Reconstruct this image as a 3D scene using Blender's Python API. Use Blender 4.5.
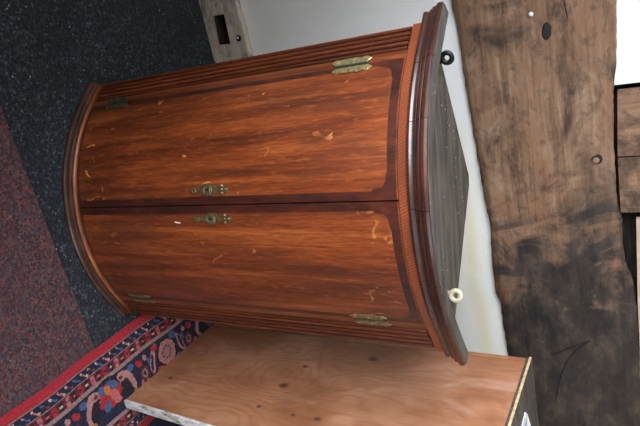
import bpy, bmesh, math, random
import numpy as np
from mathutils import Vector, Matrix

for o in list(bpy.data.objects):
    bpy.data.objects.remove(o, do_unlink=True)
scene = bpy.context.scene
COL = scene.collection
R = math.radians

# ------------------------------------------------------------------ camera
# Room frame: X runs along the timber wall, Y towards it, Z up.  The camera was
# held sideways: picture-right is up in the room.
CAM_H, FOC, PITCH, ROLL, YAW = 1.28, 575.0, R(30.9), R(-0.7), R(22)
def to_room(v):
    return Vector((v[0]*math.cos(YAW)+v[1]*math.sin(YAW), -v[0]*math.sin(YAW)+v[1]*math.cos(YAW), v[2]))
_F = Vector((0, math.cos(PITCH), -math.sin(PITCH)))
_U = Vector((0, math.sin(PITCH), math.cos(PITCH)))
_R = Vector((1, 0, 0))
_R2 = _R*math.cos(ROLL) + _U*math.sin(ROLL)
_U2 = -_R*math.sin(ROLL) + _U*math.cos(ROLL)
fw, up, rt = to_room(_F), to_room(_U2), to_room(_R2)
cam_data = bpy.data.cameras.new('camera')
cam_data.sensor_width = 36.0
cam_data.lens = FOC/640*36
cam_data.clip_start = 0.02
cam = bpy.data.objects.new('camera', cam_data)
COL.objects.link(cam)
cam.matrix_world = Matrix(((up.x, -rt.x, -fw.x, 0), (up.y, -rt.y, -fw.y, 0), (up.z, -rt.z, -fw.z, CAM_H), (0, 0, 0, 1)))
scene.camera = cam

# ------------------------------------------------------------------ light
world = bpy.data.worlds.new('sky'); scene.world = world
world.use_nodes = True
world.node_tree.nodes['Background'].inputs[0].default_value = (0.75, 0.86, 1.0, 1)
world.node_tree.nodes['Background'].inputs[1].default_value = 1.0
def window_light(name, loc, rot, w, h, power, col):
    l = bpy.data.lights.new(name, 'AREA'); l.shape = 'RECTANGLE'; l.size = w; l.size_y = h
    l.energy = power; l.color = col
    o = bpy.data.objects.new(name, l); COL.objects.link(o); o.location = loc; o.rotation_euler = rot
    return o
XL, XR, YF, YB, ZC = -0.44, 2.6, -2.3, 1.58, 2.4
WALL_T = .42                                  # thick old wall on the left: its window sits deep in the reveal, above a high sill
WY0, WY1, WZ0, WZ1 = -1.05, 0.85, 1.10, 2.0
window_light('daylight_left_window', (XL-WALL_T+.03, (WY0+WY1)/2, (WZ0+WZ1)/2), (R(90), 0, R(-90)), WY1-WY0, WZ1-WZ0, 120, (0.88, 0.94, 1.0))
window_light('daylight_rear_window', (1.1, YF+0.02, 1.45), (R(90), 0, 0), 1.2, 1.15, 20, (0.90, 0.95, 1.0))
vs = scene.view_settings
vs.view_transform = 'Standard'; vs.look = 'None'; vs.gamma = 1.0; vs.use_curve_mapping = False
vs.exposure = 0.02

# ------------------------------------------------------------------ node helpers
class G:
    """a small wrapper round one material's node tree"""
    def __init__(s, name):
        s.m = bpy.data.materials.new(name); s.m.use_nodes = True
        s.t = s.m.node_tree; s.b = s.t.nodes['Principled BSDF']
        s.co = s.t.nodes.new('ShaderNodeTexCoord').outputs['Object']
    def n(s, typ, **kw):
        nd = s.t.nodes.new('ShaderNode'+typ)
        for k, v in kw.items():
            if k.startswith('_'): setattr(nd, k[1:], v)
            else: s.put(nd.inputs[k.replace('__', ' ')], v)
        return nd
    def put(s, sock, v):
        if isinstance(v, bpy.types.NodeSocket): s.t.links.new(v, sock)
        else:
            if sock.type == 'RGBA' and len(v) == 3: v = (*v, 1)
            sock.default_value = v
    def map(s, scale=(1, 1, 1), rot=(0, 0, 0), loc=(0, 0, 0), co=None):
        return s.n('Mapping', Vector=co or s.co, Scale=scale, Rotation=rot, Location=loc).outputs[0]
    def noise(s, vec, scale=5, detail=4, rough=.55, dist=0):
        return s.n('TexNoise', Vector=vec, Scale=scale, Detail=detail, Roughness=rough, Distortion=dist).outputs['Fac']
    def voro(s, vec, scale=20, feature='F1'):
        return s.n('TexVoronoi', _feature=feature, Vector=vec, Scale=scale).outputs['Distance']
    def ramp(s, fac, stops, interp='LINEAR'):
        nd = s.n('ValToRGB', Fac=fac); cr = nd.color_ramp; cr.interpolation = interp
        while len(cr.elements) < len(stops): cr.elements.new(0.5)
        for e, (p, c) in zip(cr.elements, stops):
            e.position = p; e.color = (c, c, c, 1) if isinstance(c, (int, float)) else (*c, 1)
        return nd.outputs[0]
    def mix(s, fac, a, b, mode='MIX'):
        nd = s.n('Mix', _data_type='RGBA', _blend_type=mode)
        s.put(nd.inputs[0], fac); s.put(nd.inputs[6], a); s.put(nd.inputs[7], b)
        return nd.outputs[2]
    def math(s, op, a, b=0.0, c=0.0):
        nd = s.n('Math', _operation=op)
        s.put(nd.inputs[0], a); s.put(nd.inputs[1], b); s.put(nd.inputs[2], c)
        return nd.outputs[0]
    def sep(s, axis, co=None):
        return s.n('SeparateXYZ', Vector=co or s.co).outputs[axis]
    def spot(s, p, r0, r1, scale=(1, 1, 1)):
        """1 inside r0 of point p, fading to 0 at r1"""
        q = s.n('VectorMath', _operation='SUBTRACT'); s.put(q.inputs[0], s.co); q.inputs[1].default_value = p
        k = s.n('VectorMath', _operation='MULTIPLY'); s.put(k.inputs[0], q.outputs[0]); k.inputs[1].default_value = scale
        ln = s.n('VectorMath', _operation='LENGTH'); s.put(ln.inputs[0], k.outputs[0])
        mr = s.n('MapRange', _interpolation_type='SMOOTHSTEP')
        s.put(mr.inputs[0], ln.outputs['Value']); mr.inputs[1].default_value = r0; mr.inputs[2].default_value = r1
        mr.inputs[3].default_value = 1; mr.inputs[4].default_value = 0
        return mr.outputs[0]
    def done(s, col, rough=.5, bump=None, strength=.3, dist=.002, spec=.5, metal=0, coat=0, coat_rough=.2):
        s.put(s.b.inputs['Base Color'], col); s.put(s.b.inputs['Roughness'], rough)
        s.b.inputs['Specular IOR Level'].default_value = spec; s.b.inputs['Metallic'].default_value = metal
        s.b.inputs['Coat Weight'].default_value = coat; s.b.inputs['Coat Roughness'].default_value = coat_rough
        if bump is not None:
            bp = s.n('Bump', Strength=strength, Distance=dist, Height=bump)
            s.put(s.b.inputs['Normal'], bp.outputs[0])
        return s.m

MAT = {}
# ---- varnished cabinet woods (grain runs along local Z)
def varnished(name, cols, along=2.2, across=70, seed=0.0, flecks=0.0, blotch=.45, rough=.36, rot=(0, 0, 0), coat=.25):
    g = G(name)
    co = g.map(loc=(seed, seed*1.7, seed*.6), rot=rot)
    grain = g.noise(g.map(scale=(across, across, along), co=co), 1, 5, .62, .3)
    fine = g.noise(g.map(scale=(420, 420, 26), co=co), 1, 3, .65)
    dash = g.noise(g.map(scale=(190, 190, 34), co=co, loc=(2, 5, 1)), 1, 3, .6)
    big = g.noise(g.map(scale=(13, 13, 2.6), co=co), 1, 4, .6, .25)
    col = g.ramp(grain, [(.28, cols[0]), (.45, cols[1]), (.58, cols[2]), (.74, cols[3])])
    col = g.mix(g.ramp(fine, [(.38, .45), (.55, 0)]), col, cols[0])
    col = g.mix(g.ramp(big, [(.36, blotch), (.58, 0)]), col, cols[0])
    col = g.mix(g.ramp(dash, [(.54, 0), (.72, .38)]), col, cols[3])
    if flecks:
        fl = g.noise(g.map(scale=(36, 36, 26), co=co, loc=(3, 1, 2)), 1, 3, .5, 1.2)
        msk = g.noise(g.map(scale=(6, 6, 9), co=co, loc=(9, 4, 1)), 1, 2)
        f = g.math('MULTIPLY', g.ramp(fl, [(.66, 0), (.70, 1)]), g.ramp(msk, [(.5, 0), (.62, flecks)]))
        col = g.mix(f, col, (.62, .26, .07))
    rr = g.ramp(big, [(.3, rough+.12), (.7, rough-.05)])
    return g.done(col, rr, g.math('ADD', grain, g.math('MULTIPLY', fine, .4)), .10, .0012, coat=coat, coat_rough=.18)
MAT['oak'] = varnished('varnished_oak', [(.048, .010, .004), (.155, .031, .007), (.25, .054, .011), (.39, .105, .022)], 2.6, 46, 0, 1.0, .6)
MAT['oak_dark'] = varnished('varnished_oak_deep', [(.045, .010, .004), (.145, .029, .007), (.23, .050, .011), (.36, .096, .021)], 2.6, 46, 4.3, .4, .6)
MAT['crossband'] = varnished('mahogany_crossband', [(.016, .004, .003), (.038, .008, .004), (.066, .013, .006), (.11, .022, .009)], 14, 30, 1.1, 0, .5)
MAT['stile'] = varnished('stile_wood', [(.04, .009, .004), (.11, .023, .006), (.19, .042, .010), (.28, .068, .015)], 2.2, 80, 2.2, 0, .4)
MAT['reed'] = varnished('reeded_wood', [(.03, .007, .003), (.085, .018, .005), (.15, .033, .009), (.24, .058, .014)], 2.2, 80, 3.1, 0, .4)
g = G('diagonal_veneer')
wv = g.n('TexWave', _wave_type='BANDS', _bands_direction='X', Vector=g.map(scale=(1, 1, .62), rot=(0, R(38), 0)), Scale=70, Distortion=2.5, Detail=2).outputs['Fac']
n1 = g.noise(g.co, 14, 4)
col = g.ramp(wv, [(.1, (.13, .026, .009)), (.6, (.20, .042, .012)), (1, (.27, .066, .021))])
col = g.mix(g.ramp(n1, [(.35, .5), (.6, 0)]), col, (.09, .02, .008))
MAT['frieze'] = g.done(col, .36, wv, .08, .001, coat=.25)
MAT['cornice'] = varnished('cornice_mahogany', [(.012, .005, .004), (.030, .009, .006), (.060, .016, .008), (.12, .034, .016)], 30, 8, 5.0, 0, .5, .32)
MAT['plinth'] = varnished('plinth_wood', [(.018, .008, .005), (.045, .017, .010), (.08, .032, .018), (.14, .06, .034)], 30, 8, 6.0, 0, .5, .34)
MAT['bead'] = varnished('plinth_bead_wood', [(.07, .016, .005), (.18, .046, .010), (.26, .074, .016), (.34, .10, .024)], 30, 8, 7.0, 0, .4, .34)
MAT['edge'] = varnished('worn_door_edge', [(.05, .011, .005), (.12, .028, .010), (.18, .05, .018), (.26, .085, .034)], 3, 40, 8.0, 0, .3)

def raw_board(name, c0, c1, c2, specks=.9, axis=(5, 60, 60)):
    g = G(name)
    gr = g.noise(g.map(scale=axis), 1, 4, .6, .2)
    bl = g.noise(g.co, 9, 3)
    col = g.ramp(gr, [(.3, c0), (.52, c1), (.72, c2)])
    col = g.mix(g.ramp(bl, [(.45, 0), (.7, .5)]), col, c2)
    v = g.voro(g.map(loc=(.3, .7, 0)), 85)
    sp = g.math('MULTIPLY', g.ramp(v, [(.07, specks), (.14, 0)]), g.ramp(g.noise(g.co, 30, 2), [(.5, 0), (.56, 1)]))
    col = g.mix(sp, col, (.62, .62, .58))
    return g.done(col, .85, gr, .3, .001, spec=.25)
MAT['raw'] = raw_board('dusty_grey_board', (.030, .024, .018), (.062, .052, .042), (.115, .098, .080), .9)
MAT['raw_strip'] = raw_board('grey_cornice_top', (.032, .026, .022), (.058, .050, .044), (.10, .092, .085), .6)
MAT['cup_top'] = raw_board('speckled_grey_top', (.035, .027, .022), (.065, .053, .045), (.11, .095, .085), 1.0)

def plain(name, col, rough=.6, var=.25, scale=40, spec=.5, metal=0, bump=.15):
    g = G(name)
    n = g.noise(g.co, scale, 4)
    c2 = tuple(x*(1-var) for x in col); c3 = tuple(min(1, x*(1+var)) for x in col)
    return g.done(g.ramp(n, [(.3, c2), (.7, c3)]), rough, n, bump, .001, spec=spec, metal=metal)
MAT['brass'] = plain('aged_brass', (.50, .43, .22), .38, .45, 160, metal=.85, bump=.3)
MAT['brass_dark'] = plain('tarnished_brass', (.13, .12, .075), .42, .5, 160, metal=.8, bump=.3)
MAT['brass_mid'] = plain('dulled_brass', (.25, .20, .10), .42, .45, 160, metal=.8, bump=.3)
MAT['brass_esc'] = plain('bronzed_brass', (.17, .125, .06), .45, .5, 200, metal=.75, bump=.3)
MAT['black'] = plain('dark_void', (.006, .005, .004), .8, .3, bump=0)
MAT['iron'] = plain('black_iron', (.012, .012, .012), .4, .4, metal=.6)
MAT['cream'] = plain('cream_paint', (.36, .31, .22), .6, .15, 90)
MAT['paper'] = plain('white_paper', (.78, .80, .83), .8, .04, 30, bump=.05)
MAT['fleck'] = plain('white_chip', (.75, .74, .70), .7, .1)

# ---- plaster
g = G('old_white_plaster')
n1 = g.noise(g.co, 3.5, 4); n2 = g.noise(g.co, 60, 3)
col = g.ramp(n1, [(.3, (.70, .71, .72)), (.7, (.77, .78, .79))])
# a cream damp streak runs along under the beam at the right-hand infill
wz = g.math('ADD', g.sep(2), g.math('MULTIPLY', g.noise(g.map(scale=(4, 1, 1.5)), 1, 2), .10))
dz = g.math('ABSOLUTE', g.math('SUBTRACT', wz, .815))
zone = g.ramp(g.sep(0), [(.35, 0), (.52, 1)])
stain = g.math('MULTIPLY', g.ramp(dz, [(.006, 1), (.035, 0)]), zone)
col = g.mix(g.math('MULTIPLY', stain, .7), col, (.62, .52, .30))
col = g.mix(g.math('MULTIPLY', zone, .45), col, (.78, .75, .64))
MAT['plaster'] = g.done(col, .85, g.math('ADD', n1, g.math('MULTIPLY', n2, .12)), .35, .02, spec=.2)
MAT['ceiling'] = plain('ceiling_white', (.60, .58, .54), .9, .04, 4, spec=.1)
MAT['panelling'] = plain('brown_panelling', (.16, .11, .075), .7, .25, 6, spec=.3)
g = G('beige_infill'); n1 = g.noise(g.co, 18, 4)
MAT['infill'] = g.done(g.ramp(n1, [(.3, (.36, .25, .18)), (.7, (.52, .40, .31))]), .85, n1, .3, .004, spec=.2)

# ---- old timbers
def timber(name, cols, soot=None, along='x', orange=.35):
    g = G(name)
    sc = (2.6, 40, 40) if along == 'x' else (40, 40, 2.6)
    gr = g.noise(g.map(scale=sc), 1, 6, .65, .5)
    big = g.noise(g.map(scale=(4.5, 4, 7) if along == 'x' else (7, 4, 4.5)), 1, 5, .6, .8)
    mid = g.noise(g.co, 24, 5, .7)
    fib = g.noise(g.map(scale=(12, 260, 260) if along == 'x' else (260, 260, 12)), 1, 3, .6)
    col = g.ramp(gr, [(.22, cols[0]), (.36, cols[1]), (.58, cols[2]), (.8, cols[3])])
    blot = g.noise(g.map(scale=(8, 8, 13) if along == 'x' else (13, 8, 8), loc=(2, 1, 3)), 1, 6, .7, .6)
    col = g.mix(g.ramp(blot, [(.50, 0), (.72, .55)]), col, cols[3])
    col = g.mix(g.ramp(big, [(.50, 0), (.66, orange)]), col, (.26, .105, .042))
    col = g.mix(g.ramp(big, [(.32, .95), (.44, 0)]), col, cols[0])
    dark = g.noise(g.map(scale=(5, 5, 8), loc=(7, 3, 5)), 1, 6, .7, .5)
    col = g.mix(g.ramp(dark, [(.34, .8), (.45, 0)]), col, cols[0])
    col = g.mix(g.ramp(mid, [(.34, .55), (.46, 0)]), col, cols[0])
    col = g.mix(g.ramp(fib, [(.55, 0), (.75, .22)]), col, (.38, .29, .21))
    rough = .75
    if soot:
        # soot-blackened length of the beam, ragged edge
        x0, x1 = soot
        rag = g.math('ADD', g.sep(0), g.math('MULTIPLY', g.math('SUBTRACT', g.noise(g.map(scale=(7, 7, 5)), 1, 6, .68, .9), .5), 1.35))
        f = g.n('MapRange', Value=rag); f.inputs[1].default_value = x0; f.inputs[2].default_value = x1
        so = g.ramp(g.noise(g.map(scale=(9, 20, 16)), 1, 5, .65), [(.38, (.010, .009, .010)), (.52, (.026, .022, .021)), (.62, (.06, .042, .033)), (.78, (.13, .082, .055))])
        col = g.mix(g.math('MULTIPLY', f.outputs[0], .92), col, so)
    h = g.math('ADD', g.math('MULTIPLY', gr, 1.0), g.math('ADD', g.math('MULTIPLY', mid, .35), g.math('MULTIPLY', fib, .2)))
    return g.done(col, rough, h, .7, .006, spec=.3)
MAT['beam'] = timber('weathered_oak_beam', [(.030, .018, .013), (.130, .070, .042), (.215, .122, .073), (.37, .255, .175)], (.60, .84))
MAT['shade_core'] = timber('shade_dark_core_timber', [(.008, .006, .005), (.016, .012, .010), (.026, .020, .016), (.04, .03, .024)], None, 'x', .05)  # near-black core timber: the shade of gap and mortise is put into its colour
MAT['post'] = timber('weathered_oak_post', [(.036, .022, .016), (.14, .078, .047), (.23, .130, .078), (.34, .20, .12)], None, 'z', .6)
MAT['sill'] = timber('grey_weathered_sill', [(.09, .075, .06), (.33, .28, .23), (.55, .49, .42), (.75, .71, .65)], None, 'x', .2)

# ---- carpets
def carpet(name, cols, stops, lint=.6, scale=260):
    g = G(name)
    n = g.noise(g.co, scale, 2, .7); n0 = g.noise(g.co, 6, 3)
    vr = g.n('TexVoronoi', Vector=g.co, Scale=scale*.75)
    pick = g.sep(0, vr.outputs['Color'])
    col = g.ramp(pick, list(zip(stops, cols)), 'CONSTANT')
    col = g.mix(g.ramp(n, [(.35, .55), (.6, 0)]), col, (.006, .006, .008))
    col = g.mix(g.ramp(n0, [(.35, .3), (.6, 0)]), col, cols[0])
    v = g.voro(g.co, 46)
    sp = g.math('MULTIPLY', g.ramp(v, [(.07, lint), (.11, 0)]), g.ramp(g.noise(g.co, 9, 3), [(.50, 0), (.56, 1)]))
    col = g.mix(sp, col, (.5, .52, .54))
    m = g.done(col, .95, n, .9, .004, spec=.12)
    g.b.inputs['Sheen Weight'].default_value = .15; g.b.inputs['Sheen Roughness'].default_value = .5
    return m
MAT['charcoal'] = carpet('charcoal_carpet', [(.009, .011, .015), (.017, .021, .030), (.034, .042, .057), (.075, .092, .118)], [0, .35, .7, .93])
MAT['redbrown'] = carpet('red_brown_carpet', [(.042, .024, .034), (.11, .030, .036), (.068, .058, .074), (.14, .072, .064), (.19, .058, .058)], [0, .25, .5, .72, .9], .25)

g = G('rug_pile')
at = g.n('Attribute', _attribute_name='rug_colour').outputs['Color']
n = g.noise(g.co, 420, 2, .7)
col = g.mix(g.ramp(n, [(.35, .5), (.6, 0)]), at, (.01, .008, .01))
MAT['rug'] = g.done(col, .95, n, .7, .003, spec=.12)
g.b.inputs['Sheen Weight'].default_value = .1

# ---- pine cupboard side: reddish pine with swirling grain and knots (grain along Z)
KNOTS = [(.917, .077, .006), (.965, .434, .010), (1.051, .450, .006), (1.121, .620, .010), (.875, .586, .007), (.877, .416, .005), (.872, .52, .005)]
g = G('reddish_pine')
warp = g.noise(g.map(scale=(1, 5, 2.4)), 1, 3, .5, .3)
rings = None
w = g.n('TexWave', _wave_type='BANDS', _bands_direction='Y', Vector=g.map(scale=(1, 1, .12)), Scale=9, Distortion=0, Detail=2)
sw = g.math('ADD', g.math('MULTIPLY', g.sep(1), 9.0), g.math('MULTIPLY', warp, 7.5))
for (ky, kz, kr) in KNOTS[1:4]:
    sw = g.math('ADD', sw, g.math('MULTIPLY', g.spot((0, ky, kz), 0, .13, (0, 1.3, .55)), 2.2))
band = g.math('SINE', g.math('MULTIPLY', sw, 12.0))
fib = g.noise(g.map(scale=(200, 200, 6)), 1, 3, .6)
big = g.noise(g.map(scale=(3, 6, 3.2), loc=(1, 2, .4)), 1, 4, .55, .5)
col = g.ramp(big, [(.30, (.20, .074, .033)), (.5, (.32, .135, .066)), (.68, (.44, .22, .128))])
col = g.mix(g.ramp(g.math('MULTIPLY_ADD', band, .5, .5), [(.55, 0), (1.0, .34)]), col, (.20, .065, .026))
col = g.mix(g.ramp(fib, [(.35, .25), (.55, 0)]), col, (.14, .055, .025))
wear = g.noise(g.map(scale=(8, 9, 5), loc=(4, 2, 7)), 1, 4, .6, 1.0)
col = g.mix(g.ramp(wear, [(.58, 0), (.74, .4)]), col, (.47, .33, .26))
for (ky, kz, kr) in KNOTS:
    col = g.mix(g.spot((0, ky, kz), kr*.35, kr*1.4, (0, 1, .7)), col, (.075, .034, .018))
MAT['pine'] = g.done(col, .46, g.math('ADD', fib, g.math('MULTIPLY', band, .12)), .12, .001, spec=.5, coat=.1, coat_rough=.35)
g = G('worn_white_paint')
n = g.noise(g.map(scale=(60, 60, 25)), 1, 5, .7)
col = g.ramp(n, [(.30, (.09, .06, .045)), (.42, (.42, .40, .38)), (.55, (.66, .66, .66)), (.75, (.74, .75, .76))])
MAT['worn_white'] = g.done(col, .45, n, .3, .002)
MAT['pale_edge'] = plain('pale_worn_edge', (.50, .36, .20), .6, .4, 90)
MAT['pine_in'] = plain('pine_inside', (.22, .11, .06), .7, .3, 14)

# ------------------------------------------------------------------ object helpers
def tag(o, label=None, cat=None, group=None, kind=None):
    for k, v in (('label', label), ('category', cat), ('group', group), ('kind', kind)):
        if v: o[k] = v
    return o
def empty(name, loc, rz=0):
    o = bpy.data.objects.new(name, None); COL.objects.link(o)
    o.location = loc; o.rotation_euler = (0, 0, rz); o.empty_display_size = .05
    return o
def link(name, me, mat, parent=None, smooth=False):
    me.materials.clear(); me.materials.append(MAT[mat])
    if smooth:
        for p in me.polygons: p.use_smooth = True
    o = bpy.data.objects.new(name, me); COL.objects.link(o)
    if parent: o.parent = parent
    return o
def mesh(name, verts, faces, mat, parent=None, smooth=False, fix=True):
    me = bpy.data.meshes.new(name); me.from_pydata([tuple(v) for v in verts], [], faces)
    if fix:
        bm = bmesh.new(); bm.from_mesh(me)
        bmesh.ops.recalc_face_normals(bm, faces=bm.faces); bm.to_mesh(me); bm.free()
    me.update()
    return link(name, me, mat, parent, smooth)
def box(name, lo, hi, mat, parent=None, bevel=0.0):
    bm = bmesh.new()
    bmesh.ops.create_cube(bm, size=1, matrix=Matrix.Translation([(a+b)/2 for a, b in zip(lo, hi)]) @ Matrix.Diagonal((*[b-a for a, b in zip(lo, hi)], 1)))
    if bevel: bmesh.ops.bevel(bm, geom=bm.edges[:], offset=bevel, segments=2, affect='EDGES', profile=.5)
    me = bpy.data.meshes.new(name); bm.to_mesh(me); bm.free()
    return link(name, me, mat, parent)
def prism(name, outline, lo, hi, axis, mat, parent=None):
    """outline: 2-D points in the plane across `axis`, extruded from lo to hi"""
    def P(a, b, c): return {'x': (c, a, b), 'y': (a, c, b), 'z': (a, b, c)}[axis]
    n = len(outline)
    v = [P(a, b, lo) for a, b in outline]+[P(a, b, hi) for a, b in outline]
    f = [list(range(n)), list(range(n, 2*n))]+[[i, (i+1) % n, n+(i+1) % n, n+i] for i in range(n)]
    return mesh(name, v, f, mat, parent)

# ------------------------------------------------------------------ the room
box('floor', (XL, YF, -.1), (XR, YB+.2, 0), 'charcoal')['kind'] = 'structure'
def struct(o): o['kind'] = 'structure'; return o
def boxes(name, lst, mat):
    bm = bmesh.new()
    for l, h in lst:
        bmesh.ops.create_cube(bm, size=1, matrix=Matrix.Translation([(a+b)/2 for a, b in zip(l, h)]) @ Matrix.Diagonal((*[b-a for a, b in zip(l, h)], 1)))
    me = bpy.data.meshes.new(name); bm.to_mesh(me); bm.free()
    return link(name, me, mat)
# rebated behind the sill timber and behind the joint over the beam
struct(box('wall_core', (XL-.1, YB+.0905, 0), (XR+.1, YB+.2, ZC), 'shade_core'))  # core coloured near-black to stand in for shade in the gap over the beam
struct(boxes('wall_back', [((XL-.1, YB, .135), (XR+.1, YB+.09, 1.15)), ((XL-.1, YB, 1.15), (.31, YB+.09, 1.25)),
                           ((1.1, YB, 1.15), (XR+.1, YB+.09, 1.25)), ((XL-.1, YB, 1.25), (XR+.1, YB+.09, ZC))], 'plaster'))
struct(box('ceiling', (XL-.5, YF-.1, ZC), (XR+.1, YB+.15, ZC+.1), 'ceiling'))
def wall_with_hole(name, axis, lo, hi, a0, a1, z0, z1, mat):
    """wall box with a window opening, one mesh"""
    bm = bmesh.new()
    def add(l, h):
        bmesh.ops.create_cube(bm, size=1, matrix=Matrix.Translation([(a+b)/2 for a, b in zip(l, h)]) @ Matrix.Diagonal((*[b-a for a, b in zip(l, h)], 1)))
    i = 0 if axis == 'x' else 1
    def seg(s0, s1, q0, q1):
        l = list(lo); h = list(hi); l[i] = s0; h[i] = s1; l[2] = q0; h[2] = q1; add(l, h)
    seg(lo[i], a0, lo[2], hi[2]); seg(a1, hi[i], lo[2], hi[2]); seg(a0, a1, lo[2], z0); seg(a0, a1, z1, hi[2])
    me = bpy.data.meshes.new(name); bm.to_mesh(me); bm.free()
    return struct(link(name, me, mat))
wall_with_hole('wall_front', 'x', (XL, YF-.1, 0), (XR, YF, ZC), .5, 1.7, .875, 2.025, 'ceiling')
wall_with_hole('wall_left', 'y', (XL-WALL_T, YF-.1, 0), (XL, YB, ZC), WY0, WY1, WZ0, WZ1, 'ceiling')
struct(box('wall_right', (XR, YF-.1, 0), (XR+.1, YB, ZC), 'ceiling'))
c = box('carpet', (XL, YF, 0.0005), (XR, .78, .004), 'redbrown')
tag(c, 'red-brown flecked carpet in front of the charcoal strip', 'carpet')

# soleplate with an open mortise (front face at Y 1.55)
random.seed(4)
SY = 1.55
sill = empty('timber_sill', (0, SY, 0))
tag(sill, 'grey weathered sill timber with empty mortise, along the floor at wall foot', 'timber', kind='thing')
xs0, xs1, sz = XL, XR, .141
h = [(-.061, .045), (-.060, .087), (.033, .083), (.029, .038)]          # mortise corners x,z
xs = [xs0, -.9, -.4, -.12, h[0][0], h[2][0], .12, .5, 1.2, xs1]
def wob(x, s, a): return a*(math.sin(x*23+s)+.6*math.sin(x*51+2*s))
ob = [(x, .0) for x in (xs0, xs1)]
V = []; Fc = []
topl = [(x, sz+wob(x, 1, .0025)) for x in np.linspace(xs0, xs1, 90)]
bm = bmesh.new()
outer = [bm.verts.new((x, 0, z)) for x, z in [(xs0, .0), (xs1, .0)]+topl[::-1]]
inner = [bm.verts.new((x, 0, z)) for x, z in h]
eds = [bm.edges.new((l[i], l[(i+1) % len(l)])) for l in (outer, inner) for i in range(len(l))]
bmesh.ops.triangle_fill(bm, use_beauty=True, use_dissolve=False, edges=eds)
back = [bm.verts.new((v.co.x, .118, v.co.z if v.co.z < .1 else .134)) for v in outer]
for i in range(len(outer)):
    j = (i+1) % len(outer); bm.faces.new((outer[i], outer[j], back[j], back[i]))
bmesh.ops.recalc_face_normals(bm, faces=bm.faces)
me = bpy.data.meshes.new('beam_face'); bm.to_mesh(me); bm.free()
link('timber_body', me, 'sill', sill)
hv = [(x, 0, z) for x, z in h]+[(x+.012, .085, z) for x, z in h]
mesh('mortise', hv, [(i, (i+1) % 4, 4+(i+1) % 4, 4+i) for i in range(4)]+[(4, 5, 6, 7)], 'shade_core', sill, fix=False)  # lining darkened by colour, standing in for the shade inside the hole
def disc(name, c, r, d, mat, parent, normal='y', seg=18, sx=1.0, sz=1.0, dome=.4):
    """low domed disc standing d proud of the plane, facing -Y"""
    v = []; f = []
    rings = [(1, 0), (1, d*.6), (.7, d), (.35, d*(1+dome))]
    for k, (q, o) in enumerate(rings):
        for i in range(seg):
            a = 2*math.pi*i/seg; v.append((c[0]+r*q*sx*math.cos(a), c[1]-o, c[2]+r*q*sz*math.sin(a)))
    v.append((c[0], c[1]-d*(1+dome), c[2]))
    for k in range(len(rings)-1):
        for i in range(seg):
            j = (i+1) % seg; f.append((k*seg+i, k*seg+j, (k+1)*seg+j, (k+1)*seg+i))
    k = len(rings)-1
    for i in range(seg): f.append((k*seg+i, k*seg+(i+1) % seg, len(v)-1))
    f.append(tuple(range(seg)))
    return mesh(name, v, f, mat, parent, True)
disc('bolt_head', (.021, 0, .121), .010, .004, 'iron', sill)
disc('bolt_tip', (.019, -.005, .121), .0042, .002, 'fleck', sill)

# great horizontal beam with a waney edge (front face at Y 1.555)
BY = 1.555
beam = empty('timber_beam', (0, BY, 0))
tag(beam, 'huge dark brown wall beam, soot-blackened towards the pine cupboard', 'beam', kind='thing')
low = [(XL, .80), (-.3, .80), (.039, .81), (.112, .816), (.248, .821), (.355, .825), (.478, .831), (.594, .838), (.680, .844),
       (.732, .840), (.819, .836), (.9, .838), (.925, .846), (1.044, .848), (1.137, .851), (1.6, .853), (2.1, .85), (XR, .85)]
upp = [(XL, 1.20), (-.3, 1.195), (.112, 1.19), (.20, 1.187), (.264, 1.184), (.319, 1.177), (.449, 1.173), (.58, 1.174), (.632, 1.178), (.66, 1.186), (.72, 1.184), (.79, 1.190),
       (.83, 1.205), (.93, 1.214), (1.2, 1.216), (1.8, 1.21), (XR, 1.21)]
def dense(pts, n, seed, amp):
    rnd = random.Random(seed); xs = np.linspace(pts[0][0], pts[-1][0], n)
    ys = np.interp(xs, [p[0] for p in pts], [p[1] for p in pts])
    return [(x, y+rnd.uniform(-amp, amp)) for x, y in zip(xs, ys)]
N = 260
lo_ = dense(low, N, 1, .0016); up_ = dense(upp, N, 2, .0012)
V = []; Fc = []; rows = 14
rnd = random.Random(7)
for i in range(N):
    for k in range(rows+1):
        t = k/rows; x = lo_[i][0]; z = lo_[i][1]*(1-t)+up_[i][1]*t
        y = .0035*math.sin(x*7+3*t)+.002*math.sin(x*19+11*t)+rnd.uniform(-.0008, .0008)
        if k in (0, rows): y += .003
        V.append((x, y, z))
for i in range(N-1):
    for k in range(rows):
        a = i*(rows+1)+k; Fc.append((a, a+rows+1, a+rows+2, a+1))
b0 = len(V)
for i in range(N):
    V.append((lo_[i][0], .024, lo_[i][1])); V.append((up_[i][0], .024, up_[i][1]))
for i in range(N-1):
    a = i*(rows+1); b = b0+2*i
    Fc.append((a, b, b+2, a+rows+1)); Fc.append((a+rows, a+2*rows+1, b+3, b+1))
    Fc.append((b, b+1, b+3, b+2))
mesh('timber_body', V, Fc, 'beam', beam, True)
disc('peg_hole', (.489, .001, 1.134), .0135, .0035, 'black', beam, dome=.1)
disc('peg', (.492, -.0025, 1.132), .0085, .0022, 'post', beam)
disc('wooden_plug', (.159, .003, 1.038), .030, .0035, 'black', beam, sx=.62*1.4, sz=.42, dome=.1)
disc('nail_head', (.108, .003, 1.004), .0055, .003, 'fleck', beam)
disc('nail_head', (.458, .002, 1.036), .004, .003, 'fleck', beam)
disc('nail_hole', (.218, .003, 1.047), .005, .0018, 'black', beam, dome=.1)
disc('knot', (.02, .004, .958), .026, .0025, 'black', beam, sx=1.3, sz=.6, dome=.1)
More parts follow.
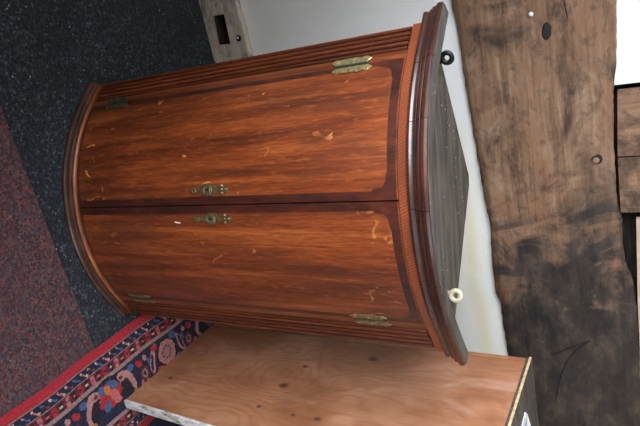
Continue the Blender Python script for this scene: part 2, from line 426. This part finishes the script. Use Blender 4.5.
# a long drying crack curving across the blackened end
def strip(name, pts, w, y, mat, parent):
    v = []; f = []
    for i, (x, z) in enumerate(pts):
        a = pts[max(i-1, 0)]; b = pts[min(i+1, len(pts)-1)]
        d = Vector((b[0]-a[0], 0, b[1]-a[1])).normalized(); n_ = Vector((-d.z, 0, d.x))
        ww = w*math.sin(math.pi*(i+.35)/(len(pts)-.3))
        for s in (-1, 1): v.append((x+n_.x*ww*s, y, z+n_.z*ww*s))
        v.append((x, y-.002, z))
    for i in range(len(pts)-1):
        a = 3*i; f += [(a, a+3, a+5, a+2), (a+2, a+5, a+4, a+1)]
    return mesh(name, v, f, mat, parent, fix=False)
strip('crack', [(1.099, .981), (1.084, 1.01), (1.067, 1.036), (1.05, 1.066), (1.036, 1.092)], .0020, -.0030, 'black', beam)
strip('crack', [(1.036, 1.092), (1.07, 1.055), (1.122, 1.022), (1.2, .996), (1.276, .983)], .0012, -.0030, 'black', beam)
strip('crack', [(1.129, 1.093), (1.18, 1.078), (1.242, 1.065)], .0010, -.0030, 'black', beam)
strip('crack', [(.60, .93), (.645, .931), (.69, .929)], .0014, -.0005, 'black', beam)
strip('crack', [(.06, 1.075), (.12, 1.085), (.19, 1.092), (.23, 1.094)], .0016, -.0005, 'black', beam)

# the two posts rising from the beam, and the infill beside them
p = prism('timber_post', [(.321, 1.186), (.487, 1.181), (.488, 1.6), (.486, ZC), (.318, ZC), (.319, 1.6)], BY+.004, YB, 'y', 'post')
tag(p, 'short brown upright timber standing on the beam beside white plaster', 'timber')
p = prism('timber_post', [(.491, 1.181), (.64, 1.183), (.642, 1.7), (.64, ZC), (.491, ZC)], BY+.007, YB, 'y', 'post')
tag(p, 'darker upright timber on the beam, next to the black gap', 'timber')
p = prism('trim_1', [(.66, 1.218), (.9, 1.216), (1.5, 1.222), (2.2, 1.216), (2.2, 1.9), (.66, 1.9)], BY+.002, YB-.0005, 'y', 'infill')
struct(p)['label'] = 'pinkish beige infill panel above the black gap over the beam'

# ------------------------------------------------------------------ the rug
RX0, RX1, RY0, RY1 = .690, 1.50, -.10, 1.44
step = .003
nx = int((RX1-RX0)/step); ny = int((RY1-RY0)/step)
X = (np.arange(nx)+.5)*step; Y = (np.arange(ny)+.5)*step
D, Yg = np.meshgrid(X, Y, indexing='xy')            # D: distance from the left edge
Yg = Yg+.0015*np.sin(D*90)
C = {'red': (.38, .020, .032), 'deep': (.17, .014, .022), 'navy': (.012, .013, .036), 'blue': (.06, .10, .22), 'pink': (.42, .20, .19),
     'cream': (.50, .42, .36), 'orange': (.50, .16, .03), 'grey': (.24, .17, .17), 'rose': (.50, .12, .12), 'black': (.012, .009, .014)}
img = np.zeros((ny, nx, 3))
def put(mask, c, a=1.0): img[mask] = img[mask]*(1-a)+np.array(C[c])*a
def band(a, b): return (D >= a) & (D < b)
def ell(d0, y0, rd, ry, rot=0.0):
    u = D-d0; v = Yg-y0
    if rot:
        cu, su = math.cos(rot), math.sin(rot); u, v = u*cu+v*su, -u*su+v*cu
    return (u/rd)**2+(v/ry)**2 < 1
rr = np.random.RandomState(3)
put(np.ones_like(D, bool), 'deep')
put(band(0, .025), 'red')
def guards(sign, e):
    """the narrow stripes, outward from distance e (sign -1 mirrors them)"""
    def bd(a, b): return band(e+a, e+b) if sign > 0 else band(e-b, e-a)
    def cen(a): return e+a if sign > 0 else e-a
    put(bd(.025, .0285), 'grey'); put(bd(.0285, .052), 'navy'); put(bd(.052, .0555), 'grey')
    put(bd(.0555, .0825), 'deep'); put(bd(.0825, .0945), 'grey'); put(bd(.0850, .0915), 'pink', .6)
    P = .024; n = int((RY1-RY0)/P)+1
    for k in range(n):
        y0 = k*P+rr.uniform(-.0012, .0012)
        put(ell(cen(.034), y0, .0036, .0036), ['cream', 'blue', 'cream', 'pink'][k % 4])
        put(ell(cen(.046), y0+P/2, .0036, .0036), ['blue', 'cream', 'blue'][k % 3])
        put(ell(cen(.040), y0+P*.25, .0075, .0026, .8), ['blue', 'rose', 'deep'][k % 3])
    P = .020; n = int((RY1-RY0)/P)+1
    for k in range(n):
        y0 = k*P
        q = bd(.058, .080) & (abs(Yg-y0) < .0058)
        put(q, ['red', 'black', 'rose', 'black'][k % 4])
        put(ell(cen(.069), y0, .0042, .0042), ['navy', 'cream', 'blue', 'rose'][k % 4])
        put(ell(cen(.062), y0+.010, .0026, .0026), 'black'); put(ell(cen(.076), y0+.010, .0026, .0026), 'black')
guards(1, 0)
# main border with flower heads
put(band(.0945, .203), 'navy'); put(band(.0945, .097), 'black')
P = .43
for k in range(-1, int((RY1-RY0)/P)+2):
    y0 = k*P+.012
    m = .145
    # big flower head: red heart, blue and orange petals, pink scrolls
    put(ell(m-.012, y0, .046, .052), 'black'); put(ell(m-.008, y0-.004, .036, .040), 'red'); put(ell(m+.002, y0+.012, .020, .013, .5), 'rose')
    put(ell(m-.030, y0+.012, .019, .012, .9), 'blue'); put(ell(m-.032, y0-.022, .014, .010, -.4), 'blue'); put(ell(m+.018, y0-.018, .016, .010, -.6), 'blue')
    put(ell(m-.024, y0-.006, .013, .010), 'orange'); put(ell(m+.020, y0+.018, .008, .012), 'rose')
    for s in (-1, 1):
        put(ell(m-.006, y0+s*.060, .043, .022, s*.35), 'pink'); put(ell(m+.004, y0+s*.055, .035, .014, s*.35), 'black')
        put(ell(m-.032, y0+s*.046, .014, .012, s*1.1), 'pink'); put(ell(m-.030, y0+s*.043, .007, .006, s*1.1), 'deep')
        put(ell(m+.040, y0+s*.074, .012, .009), 'orange'); put(ell(m-.036, y0+s*.082, .010, .012), 'blue')
        # small blossoms and leaves on the vine
        yb = y0+s*.122
        put(ell(m+.012, yb, .020, .016), 'deep'); put(ell(m+.012, yb, .013, .010), 'grey'); put(ell(m+.012, yb, .006, .005), 'navy')
        put(ell(m-.026, yb-s*.012, .013, .009, .7), 'red'); put(ell(m-.030, yb+s*.012, .009, .007), 'pink'); put(ell(m+.042, yb, .009, .010), 'orange')
        put(ell(m-.012, yb+s*.022, .012, .005, .3), 'blue'); put(ell(m+.034, yb-s*.020, .013, .006, -.5), 'rose')
    # pink rosette between
    y1 = y0+P/2
    put(ell(m, y1, .044, .040), 'black'); put(ell(m, y1, .038, .034), 'pink'); put(ell(m, y1, .026, .022), 'grey')
    for a in range(9):
        put(ell(m+.030*math.cos(a*.698), y1+.027*math.sin(a*.698), .0055, .0055), 'rose')
        put(ell(m+.018*math.cos(a*.698+.3), y1+.015*math.sin(a*.698+.3), .0035, .0035), 'deep')
    put(ell(m, y1, .010, .009), 'rose'); put(ell(m, y1, .004, .004), 'orange')
    for s in (-1, 1):
        put(ell(m+s*.038, y1+.036, .012, .014, s*.6), 'blue'); put(ell(m-s*.036, y1-.040, .010, .012), 'red'); put(ell(m+s*.04, y1-.034, .008, .006), 'orange')
        put(ell(m, y1+s*.058, .034, .010, .25*s), 'pink'); put(ell(m, y1+s*.060, .026, .005, .25*s), 'navy')
guards(-1, .2975)
# field
put(band(.2725, .2975), 'red'); put(D > .2975, 'navy')
for k in range(240):
    d0 = rr.uniform(.30, .80); y0 = rr.uniform(0, RY1-RY0); rr0 = rr.uniform(.008, .024)
    put(ell(d0, y0, rr0, rr0*.8, rr.uniform(0, 3)), ['red', 'pink', 'blue', 'orange', 'deep'][k % 5])
    put(ell(d0, y0, rr0*.5, rr0*.4), ['navy', 'red', 'cream', 'deep'][k % 4])
img *= (1+rr.uniform(-.22, .22, (ny, nx, 1)))
T = .0105
gx = RX0+np.arange(nx+1)*step; gy = RY0+np.arange(ny+1)*step
hz = T+.0006*np.sin(gx[None, :]*140)+.0008*rr.uniform(-1, 1, (ny+1, nx+1))
edge = np.clip((gx-RX0)/.012, 0, 1); hz = .004+(hz-.004)*np.sqrt(np.clip(.35+.65*edge, 0, 1))[None, :]
wx = .0022*np.sin(gy*13)+.0016*np.sin(gy*31+1)
V = np.zeros((ny+1, nx+1, 3)); V[..., 0] = gx[None, :]+wx[:, None]; V[..., 1] = gy[:, None]; V[..., 2] = hz
nv = (nx+1)*(ny+1)
idx = np.arange(nv).reshape(ny+1, nx+1)
quads = np.stack([idx[:-1, :-1], idx[:-1, 1:], idx[1:, 1:], idx[1:, :-1]], -1).reshape(-1, 4)
# skirt round the rim down to the floor
rim = list(idx[0, :])+list(idx[1:, -1])+list(idx[-1, -2::-1])+list(idx[-2:0:-1, 0])
Vr = V.reshape(-1, 3)[rim].copy(); Vr[:, 2] = .0042
allv = np.concatenate([V.reshape(-1, 3), Vr]); L_ = len(rim)
sk = np.array([[nv+i, nv+(i+1) % L_, rim[(i+1) % L_], rim[i]] for i in range(L_)])
me = bpy.data.meshes.new('patterned_rug')
me.from_pydata(allv.tolist(), [], np.concatenate([quads, sk]).tolist())
ca = me.color_attributes.new('rug_colour', 'FLOAT_COLOR', 'CORNER')
fc = np.ones((len(quads)+L_, 4, 4)); fc[:len(quads), :, :3] = np.clip(img.reshape(-1, 1, 3), 0, 1); fc[len(quads):, :, :3] = C['red']
ca.data.foreach_set('color', fc.reshape(-1).astype(np.float32))
rug = link('patterned_rug', me, 'rug')
tag(rug, 'red and navy oriental rug with floral border under the cupboard', 'rug')

# ------------------------------------------------------------------ pine cupboard (open-fronted), on the rug
cup = empty('pine_cupboard', (.868, 1.0, .0125))
tag(cup, 'open-fronted reddish pine cupboard with grey top, standing on the patterned rug', 'cupboard')
def cupp(name, outline, lo, hi, mat):     # outline in room (y, z); lo..hi thickness from the near side
    o = prism(name, [(y, z) for y, z in outline], lo, hi, 'x', mat); o.parent = cup
    o.data.transform(Matrix.Translation((.868-.868, -1.0, -.0125))); return o
CW = .86
fy = lambda z: .803-.0575*z               # front edge leans forward as it rises
side = [(fy(.013)+.004, .013), (1.2, .013), (1.2, .992), (fy(.992)+.004, .992)]
o = prism('side_panel', side, .868, .889, 'x', 'pine', None)
o.data.transform(Matrix.Translation((-.868, 0, 0))); o.location = (0, -1.0, -.0125); o.parent = cup
# (mesh keeps room Y and Z so that the knots land where they are)
o = prism('side_panel', side, CW-.021, CW, 'x', 'pine', None); o.location = (0, -1.0, -.0125); o.parent = cup
for x0 in (0.0, CW-.026):
    e = prism('front_edge_strip', [(fy(.013)-.004, .013), (fy(.013)+.0035, .013), (fy(.992)+.0035, .992), (fy(.992)-.004, .992)], x0-.0008 if x0 == 0 else x0+.005, x0+.0216 if x0 == 0 else x0+.0268, 'x', 'worn_white')
    e.location = (0, -1.0, -.0125); e.parent = cup
o = box('top_board', (-.002, -.262, .9803), (CW+.002, .203, .9925), 'cup_top', cup, .0015)
o = box('top_edge', (-.0035, -.262, .9865), (-.0022, .203, .9920), 'pale_edge', cup)
o = box('back_stile', (-.0015, .186, .004), (-.0001, .1995, .979), 'pine', cup, .0004)
o = box('back_panel', (.0265, .185, .06), (CW-.0265, .1995, .979), 'pine_in', cup)
for z0 in (.28, .62):
    box('shelf', (.0265, -.17, z0), (CW-.0265, .184, z0+.018), 'pine_in', cup, .001)
pp = []
for (x, y, z) in [(0, 0, 0), (.07, .012, 0), (.062, .075, 0), (-.008, .06, 0)]: pp.append((x, y, z))
vv = pp+[(x, y, z+.0012) for x, y, z in pp]+[(-.006, .058, .006), (.060, .073, .010), (.066, .006, .018), (.0, -.002, .014)]
paper = mesh('folded_paper', vv, [(0, 1, 2, 3), (4, 5, 6, 7), (0, 1, 5, 4), (1, 2, 6, 5), (2, 3, 7, 6), (3, 0, 4, 7), (7, 6, 9, 8), (8, 9, 10, 11)], 'paper', None)
paper.location = (.935, 1.02, 1.0052)
tag(paper, 'small folded white paper lying on the cupboard top', 'paper')

# ------------------------------------------------------------------ bow-front corner cabinet
CAB = empty('corner_cabinet', (.3517, .9666, .0005), R(-13.29))
tag(CAB, 'bow-fronted varnished oak corner cabinet with brass hinges and two doors', 'cabinet')
CY, RB, AE = -.311, .421, 36.0        # bow centre (front is -Y here), body radius, end of the bow in degrees
def path(t, r):
    """t: degrees along the bow up to +-AE; beyond that metres along the flat canted return (AE + m*1000)"""
    s = 1 if t >= 0 else -1; a = abs(t)
    ang = R(min(a, AE))
    x, y = r*math.sin(ang), CY+r*math.cos(ang)
    if a > AE:
        m = (a-AE)/1000
        x += m*math.cos(ang); y -= m*math.sin(ang)
    return s*x, -y
def ret(m): return AE+m*1000
def ts(t0, t1, d=1.5):
    """sample positions, dense on the bow"""
    knots = [t0]
    lo, hi = max(t0, -AE), min(t1, AE)
    if t0 < -AE < t1: knots.append(-AE)
    if hi > lo:
        n = max(1, int(math.ceil((hi-lo)/d)))
        knots += [lo+(hi-lo)*i/n for i in range(n+1)]
    if t0 < AE < t1: knots.append(AE)
    knots.append(t1)
    out = []
    for k in sorted(knots):
        if not out or abs(k-out[-1]) > 1e-6: out.append(k)
    return out
def sweep(name, prof, t0, t1, mat, parent, smooth=False, d=1.5):
    """closed profile [(radial offset from the body face, z)] swept along the front"""
    T_ = ts(t0, t1, d); n = len(prof); v = []; f = []
    for t in T_:
        for (dr, z) in prof:
            x, y = path(t, RB+dr); v.append((x, y, z))
    for i in range(len(T_)-1):
        for k in range(n):
            j = (k+1) % n; f.append((i*n+k, (i+1)*n+k, (i+1)*n+j, i*n+j))
    f.append(tuple(range(n))); f.append(tuple((len(T_)-1)*n+k for k in range(n)))
    return mesh(name, v, f, mat, parent, smooth)
RET = .076
APEX = (0, .195)
# carcass: solid body behind the doors, two back boards meeting at the corner
def body_outline(r, m):
    return [path(t, r) for t in ts(-ret(m), ret(m), 3)]
front = body_outline(RB-.016, RET-.004)
prism('carcass', front+[(.012, APEX[1]-.012), (-.012, APEX[1]-.012)], .031, .9045, 'z', 'black', CAB).data.materials[0] = MAT['edge']
for s in (-1, 1):
    e = path(s*ret(RET-.016), RB-.019)
    a = Vector((s*.0, APEX[1])); b = Vector(e); dv = (b-a).normalized(); nn = Vector((-dv.y, dv.x))*s
    if nn.y < 0: nn = -nn
    a2 = a+Vector((s*.004, 0)); q = [a2, b, b+nn*.012, a2+nn*.012+Vector((s*.002, 0))]
    prism('back_board', [(p_.x, p_.y) for p_ in q], .002, .9045, 'z', 'raw', CAB)
# dusty board closing the top, set down inside the cornice
tb = body_outline(RB-.008, RET+.006)
prism('top_board', tb+[(.011, APEX[1]+.004), (-.011, APEX[1]+.006)], .9055, .920, 'z', 'raw', CAB)

# plinth
PL = [(-.012, .0), (.0205, .0), (.0205, .0085), (.0185, .011), (.0125, .0122), (.0122, .0165), (.0145, .018), (.0135, .0205), (.0085, .0215), (-.012, .0215)]
pl = sweep('plinth', PL, -ret(RET-.006), ret(RET-.006), 'plinth', CAB)
BD = [(-.012, .0218), (.0062, .0218), (.0078, .0240), (.0078, .0268), (.0060, .0292), (.0015, .0302), (-.012, .0302)]
sweep('plinth_bead', BD, -ret(RET-.006), ret(RET-.006), 'bead', pl, True)

# stiles and reeded canted ends
for s in (-1, 1):
    t0, t1 = sorted((s*(AE+.15), s*ret(.018)))
    sweep('stile', [(-.014, .0306), (0, .0306), (0, .8873), (-.014, .8873)], t0, t1, 'stile', CAB)
    # dark backing with five half-round reeds run up it
    w0, w1 = .0184, RET+(.009 if s > 0 else 0)      # the right-hand end runs a little wider
    pts = [path(s*ret(m), RB+dr) for m, dr in ((w0, -.0052), (w1, -.0052), (w1, -.014), (w0, -.014))]
    pil = prism('reeded_pilaster', pts, .0306, .8873, 'z', 'crossband', CAB)
    nre = 5; wd = (w1-w0)/nre; rw = wd*.70
    for k in range(nre):
        a = w0+wd*(k+.22)
        pr = [(a+rw*.5*(1-math.cos(math.pi*q/8)), -.0050+.0058*math.sin(math.pi*q/8)) for q in range(9)]
        prism('reed', [path(s*ret(m), RB+dr) for m, dr in pr], .034, .8845, 'z', 'reed', pil)
# frieze of diagonal veneer
sweep('frieze_band', [(-.014, .8880), (.0005, .8880), (.0012, .8890), (.0012, .9050), (-.014, .9050)], -ret(RET), ret(RET+.009), 'frieze', CAB)

# cornice, laid on in short lengths with open joints
CP = [(-.0025, .9056), (.0045, .9056), (.0075, .9075), (.0085, .9120), (.0068, .9160), (.0062, .9195), (.0105, .9205), (.0115, .9235), (.0100, .9255),
      (.0140, .9262), (.0165, .9290), (.0170, .9330), (.0160, .9345), (.0195, .9355), (.0225, .9385), (.0235, .9440), (.0225, .9490), (.0180, .9495), (-.0025, .9495)]
JN = [-ret(RET+.018), -33, -18, 2.0, 20, 32, ret(RET+.018)]
for i in range(len(JN)-1):
    a, b = JN[i], JN[i+1]
    a2 = a+(.07 if i else 0); b2 = b-(.07 if i < len(JN)-2 else 0)
    sweep('cornice_moulding', CP, a2, b2, 'cornice', CAB)
sweep('cornice_top', [(-.0055, .9205), (-.0028, .9205), (-.0028, .9497), (.018, .9497), (.017, .9506), (-.0050, .9506)], -ret(RET+.018), ret(RET+.018), 'raw_strip', CAB)

# doors
def door(side):
    a0, a1 = (-AE+.05, -.22) if side < 0 else (.12, AE-.05)
    z0, z1 = .0312, .8868
    d = sweep('door', [(-.0135, z0), (-.0006, z0), (.0006, z0+.0012), (.0006, z1-.0012), (-.0006, z1), (-.0135, z1)], a0, a1, 'crossband', CAB, d=1.0)
    # oak field set into the crossbanding, with scalloped corners
    mh, mc = math.degrees(.011/RB), math.degrees(.0165/RB)      # narrow band by the hinges, wider at the meeting edge
    b0, b1 = (a0+mh, a1-mc) if side < 0 else (a0+mc, a1-mh)
    zb, zt = z0+.0085, z1-.0185
    cr = .027
    n = 72; v = []; f = []
    for i in range(n+1):
        t = b0+(b1-b0)*i/n
        arc = min(t-b0, b1-t)*R(1)*RB
        cut = 0
        if arc < cr+.004:
            if arc < .004: cut = cr+.003
            elif arc < cr: cut = cr-math.sqrt(max(0, cr*cr-(cr-arc)**2))*0-math.sqrt(max(0, (cr)**2-(cr-arc)**2))*.92
            else: cut = .0018
        for k, (dr, z) in enumerate(((0.0009, zb+cut*.18), (.0009, zt-cut))):
            x, y = path(t, RB+dr); v.append((x, y, z))
    for i in range(n): f.append((2*i, 2*i+2, 2*i+3, 2*i+1))
    p_ = mesh('oak_panel', v, f, 'oak' if side < 0 else 'oak_dark', d, fix=False)
    md = p_.modifiers.new('thickness', 'SOLIDIFY'); md.thickness = .0009; md.offset = -1
    # pale worn arris along the head of the door
    sweep('door_edge', [(-.004, z1-.0010), (.0013, z1-.0018), (.0014, z1-.0002), (.0008, z1+.0003), (-.004, z1+.0003)], a0, a1, 'edge', d)
    sweep('door_edge', [(-.004, z0), (.0013, z0), (.0013, z0+.0016), (-.004, z0+.0016)], a0, a1, 'edge', d)
    return d
dl = door(-1); dr_ = door(1)

# brass: plates are drawn in (along, z) and laid on the bow at angle t
def plate(name, outline, t, off, thick, mat, parent, flat=None, smooth=False):
    """outline [(u, z)] u across (m) on the tangent at t, extruded outwards, domed edges"""
    x0, y0 = path(t, RB+off); s = 1 if t >= 0 else -1
    ang = R(max(-AE, min(AE, t)))
    tx, ty = math.cos(ang), math.sin(ang); nx_, ny_ = math.sin(ang), -math.cos(ang)
    v = []; n = len(outline)
    cu = sum(u for u, z in outline)/n; cz = sum(z for u, z in outline)/n
    for k, (sh, th) in enumerate(((1, 0), (1, thick*.6), (.9, thick))):
        for u, z in outline:
            uu = cu+(u-cu)*sh; zz = cz+(z-cz)*(1-(1-sh)*.25)
            v.append((x0+tx*uu+nx_*th, y0+ty*uu+ny_*th, zz))
    f = [tuple(range(n))]
    for k in range(2):
        for i in range(n):
            j = (i+1) % n; f.append((k*n+i, k*n+j, (k+1)*n+j, (k+1)*n+i))
    f.append(tuple(2*n+i for i in range(n)))
    return mesh(name, v, f, mat, parent, smooth)
def leaf_outline(zc, ln, u0, u1):
    """hinge leaf: straight on the joint side, cusped on the outer side and at both ends"""
    pts = []
    h_ = ln/2
    pts += [(u0, zc-h_*.80), (u0, zc+h_*.80)]
    w = u1-u0
    half = ((.28, .90), (.5, 1.0), (.72, .90), (.95, .80), (1.0, .66), (.86, .56), (.90, .40), (1.0, .30), (1.0, .10), (.94, 0))
    pts += [(u0+w*q, zc+h_*z) for q, z in half]+[(u0+w*q, zc-h_*z) for q, z in reversed(half[:-1])]
    return pts
def rod(name, p0, p1, r, mat, parent, seg=10):
    p0, p1 = Vector(p0), Vector(p1); ax = (p1-p0).normalized(); q = ax.to_track_quat('Z', 'Y').to_matrix()
    v = []; f = []
    for P_ in (p0, p1):
        for i in range(seg):
            a = 2*math.pi*i/seg; v.append(P_+q @ Vector((r*math.cos(a), r*math.sin(a), 0)))
    for i in range(seg): f.append((i, (i+1) % seg, seg+(i+1) % seg, seg+i))
    f += [tuple(range(seg)), tuple(range(seg, 2*seg))]
    return mesh(name, v, f, mat, parent, False)
def on_front(t, u, off, z):
    x0, y0 = path(t, RB+off); ang = R(max(-AE, min(AE, t)))
    return (x0+math.cos(ang)*u, y0+math.sin(ang)*u, z)
def hinge(s, zc, ln, mat, label):
    hroot = empty('hinge', (0, 0, 0)); hroot.parent = CAB; hroot['label'] = label
    t = s*AE
    for q in (-1, 1):
        lf = plate('leaf', leaf_outline(zc+q*.002, ln, q*.0032, q*.0172), t, .0016, .0016, mat, hroot)
        for dz in (-.72, 0, .72):
            c_ = on_front(t, q*(.0115 if dz else .0100), .0031, zc+dz*ln/2*.95)
            ang = R(t); nrm = Vector((math.sin(ang), -math.cos(ang), 0))
            rod('screw', Vector(c_), Vector(c_)+nrm*.0008, .0017, 'brass', hroot, 8)
    rod('knuckle', on_front(t, 0, .0022, zc-ln*.42), on_front(t, 0, .0022, zc+ln*.42), .0015, 'brass_dark', hroot)
hinge(-1, .778, .086, 'brass', 'brightest brass hinge at the head of a door')
hinge(1, .774, .084, 'brass_mid', 'dull brass hinge at the head of a door')
hinge(-1, .128, .082, 'brass_dark', 'tarnished green-black hinge near the plinth')
hinge(1, .122, .084, 'brass_mid', 'dull brass hinge near the plinth')

def escutcheon(t, parent):
    zc = .462
    prof = [(-.052, .0010), (-.050, .0045), (-.046, .0075), (-.040, .0085), (-.034, .0075), (-.029, .0045), (-.0255, .0035), (-.023, .0055), (-.019, .0105), (-.013, .0138), (-.004, .0152),
            (.004, .0148), (.011, .0125), (.016, .0080), (.0195, .0048), (.0225, .0040), (.025, .0068), (.0275, .0070), (.0295, .0055), (.032, .0100), (.0355, .0135), (.039, .0120), (.0405, .0065),
            (.043, .0068), (.046, .0060), (.049, .0045), (.053, .0012)]
    out = [(u*.9, zc+z) for z, u in prof]+[(-u*.9, zc+z) for z, u in reversed(prof)]
    e = plate('escutcheon', out, t, .0019, .0018, 'brass_esc', parent)
    def ringlet(name, z, r, rz, w, mat, th=.0016, off=.0036):
        v = []; f = []; n = 26
        for i in range(n):
            a = 2*math.pi*i/n
            for k, (q, o) in enumerate(((1-w, 0), (1-w/2, th), (1, 0))):
                p_ = on_front(t, r*q*math.cos(a), off+o, zc+z+rz*q*math.sin(a)); v.append(p_)
        for i in range(n):
            j = (i+1) % n
            for k in range(2): f.append((3*i+k, 3*j+k, 3*j+k+1, 3*i+k+1))
        return mesh(name, v, f, mat, e, True, fix=False)
    ringlet('rim', -.003, .0108, .0135, .28, 'brass_mid')
    ringlet('rim', -.003, .0066, .0085, .25, 'brass_mid')
    ringlet('rim', -.041, .0055, .0065, .5, 'brass_mid')
    kh = [(.0022*math.cos(a), zc-.001+.0026*math.sin(a)) for a in [R(-60+30*i) for i in range(11)]]+[(-.0018, zc-.009), (.0018, zc-.009)]
    plate('keyhole', kh, t, .0038, .0004, 'black', e)
    for z, u in ((.036, .0075), (.036, -.0075), (.036, 0), (.046, 0)):
        b = on_front(t, u, .0036, zc+z); ang = R(t)
        bm = bmesh.new(); bmesh.ops.create_icosphere(bm, subdivisions=2, radius=.0028, matrix=Matrix.Translation(b) @ Matrix.Scale(1.25, 4, (0, 0, 1)))
        me_ = bpy.data.meshes.new('boss'); bm.to_mesh(me_); bm.free(); link('boss', me_, 'brass_mid', e, True)
escutcheon(-4.4, dl); escutcheon(3.9, dr_)
# chipped white fleck on the right-hand door
ch = plate('paint_chip', [(-.0022, .352), (-.0004, .351), (.0016, .358), (.0022, .368), (.0006, .369), (-.0010, .361)], 5.0, .0011, .0007, 'fleck', dr_)

# hanging eyes on the back of the top
def eye(pos, r, tube, mat, rz, tilt, label, plate_h):
    root = empty('hanging_eye', pos); root.parent = CAB; root['label'] = label; root.rotation_euler = (0, 0, rz)
    v = []; f = []; n, k_ = 28, 10
    for i in range(n):
        a = 2*math.pi*i/n
        for k in range(k_):
            b = 2*math.pi*k/k_
            q = r+tube*math.cos(b); v.append((q*math.cos(a), tube*.8*math.sin(b), r+.003+q*math.sin(a)))
    for i in range(n):
        for k in range(k_):
            f.append((i*k_+k, ((i+1) % n)*k_+k, ((i+1) % n)*k_+(k+1) % k_, i*k_+(k+1) % k_))
    mesh('ring', v, f, mat, root, True)
    box('mounting_plate', (-.009, -.0015, -plate_h), (.009, .0015, .002), mat, root, .0006)
    for u in (-.0055, .0055): 
        disc('screw', (u, -.0015, -plate_h*.5), .002, .0007, 'brass', root)
eye((-.243, .034, .929), .0092, .0048, 'iron', R(22), 0, 'black iron hanging eye', .018)
eye((.202, .016, .924), .0095, .0050, 'cream', R(-12), 0, 'cream painted hanging eye', .022)
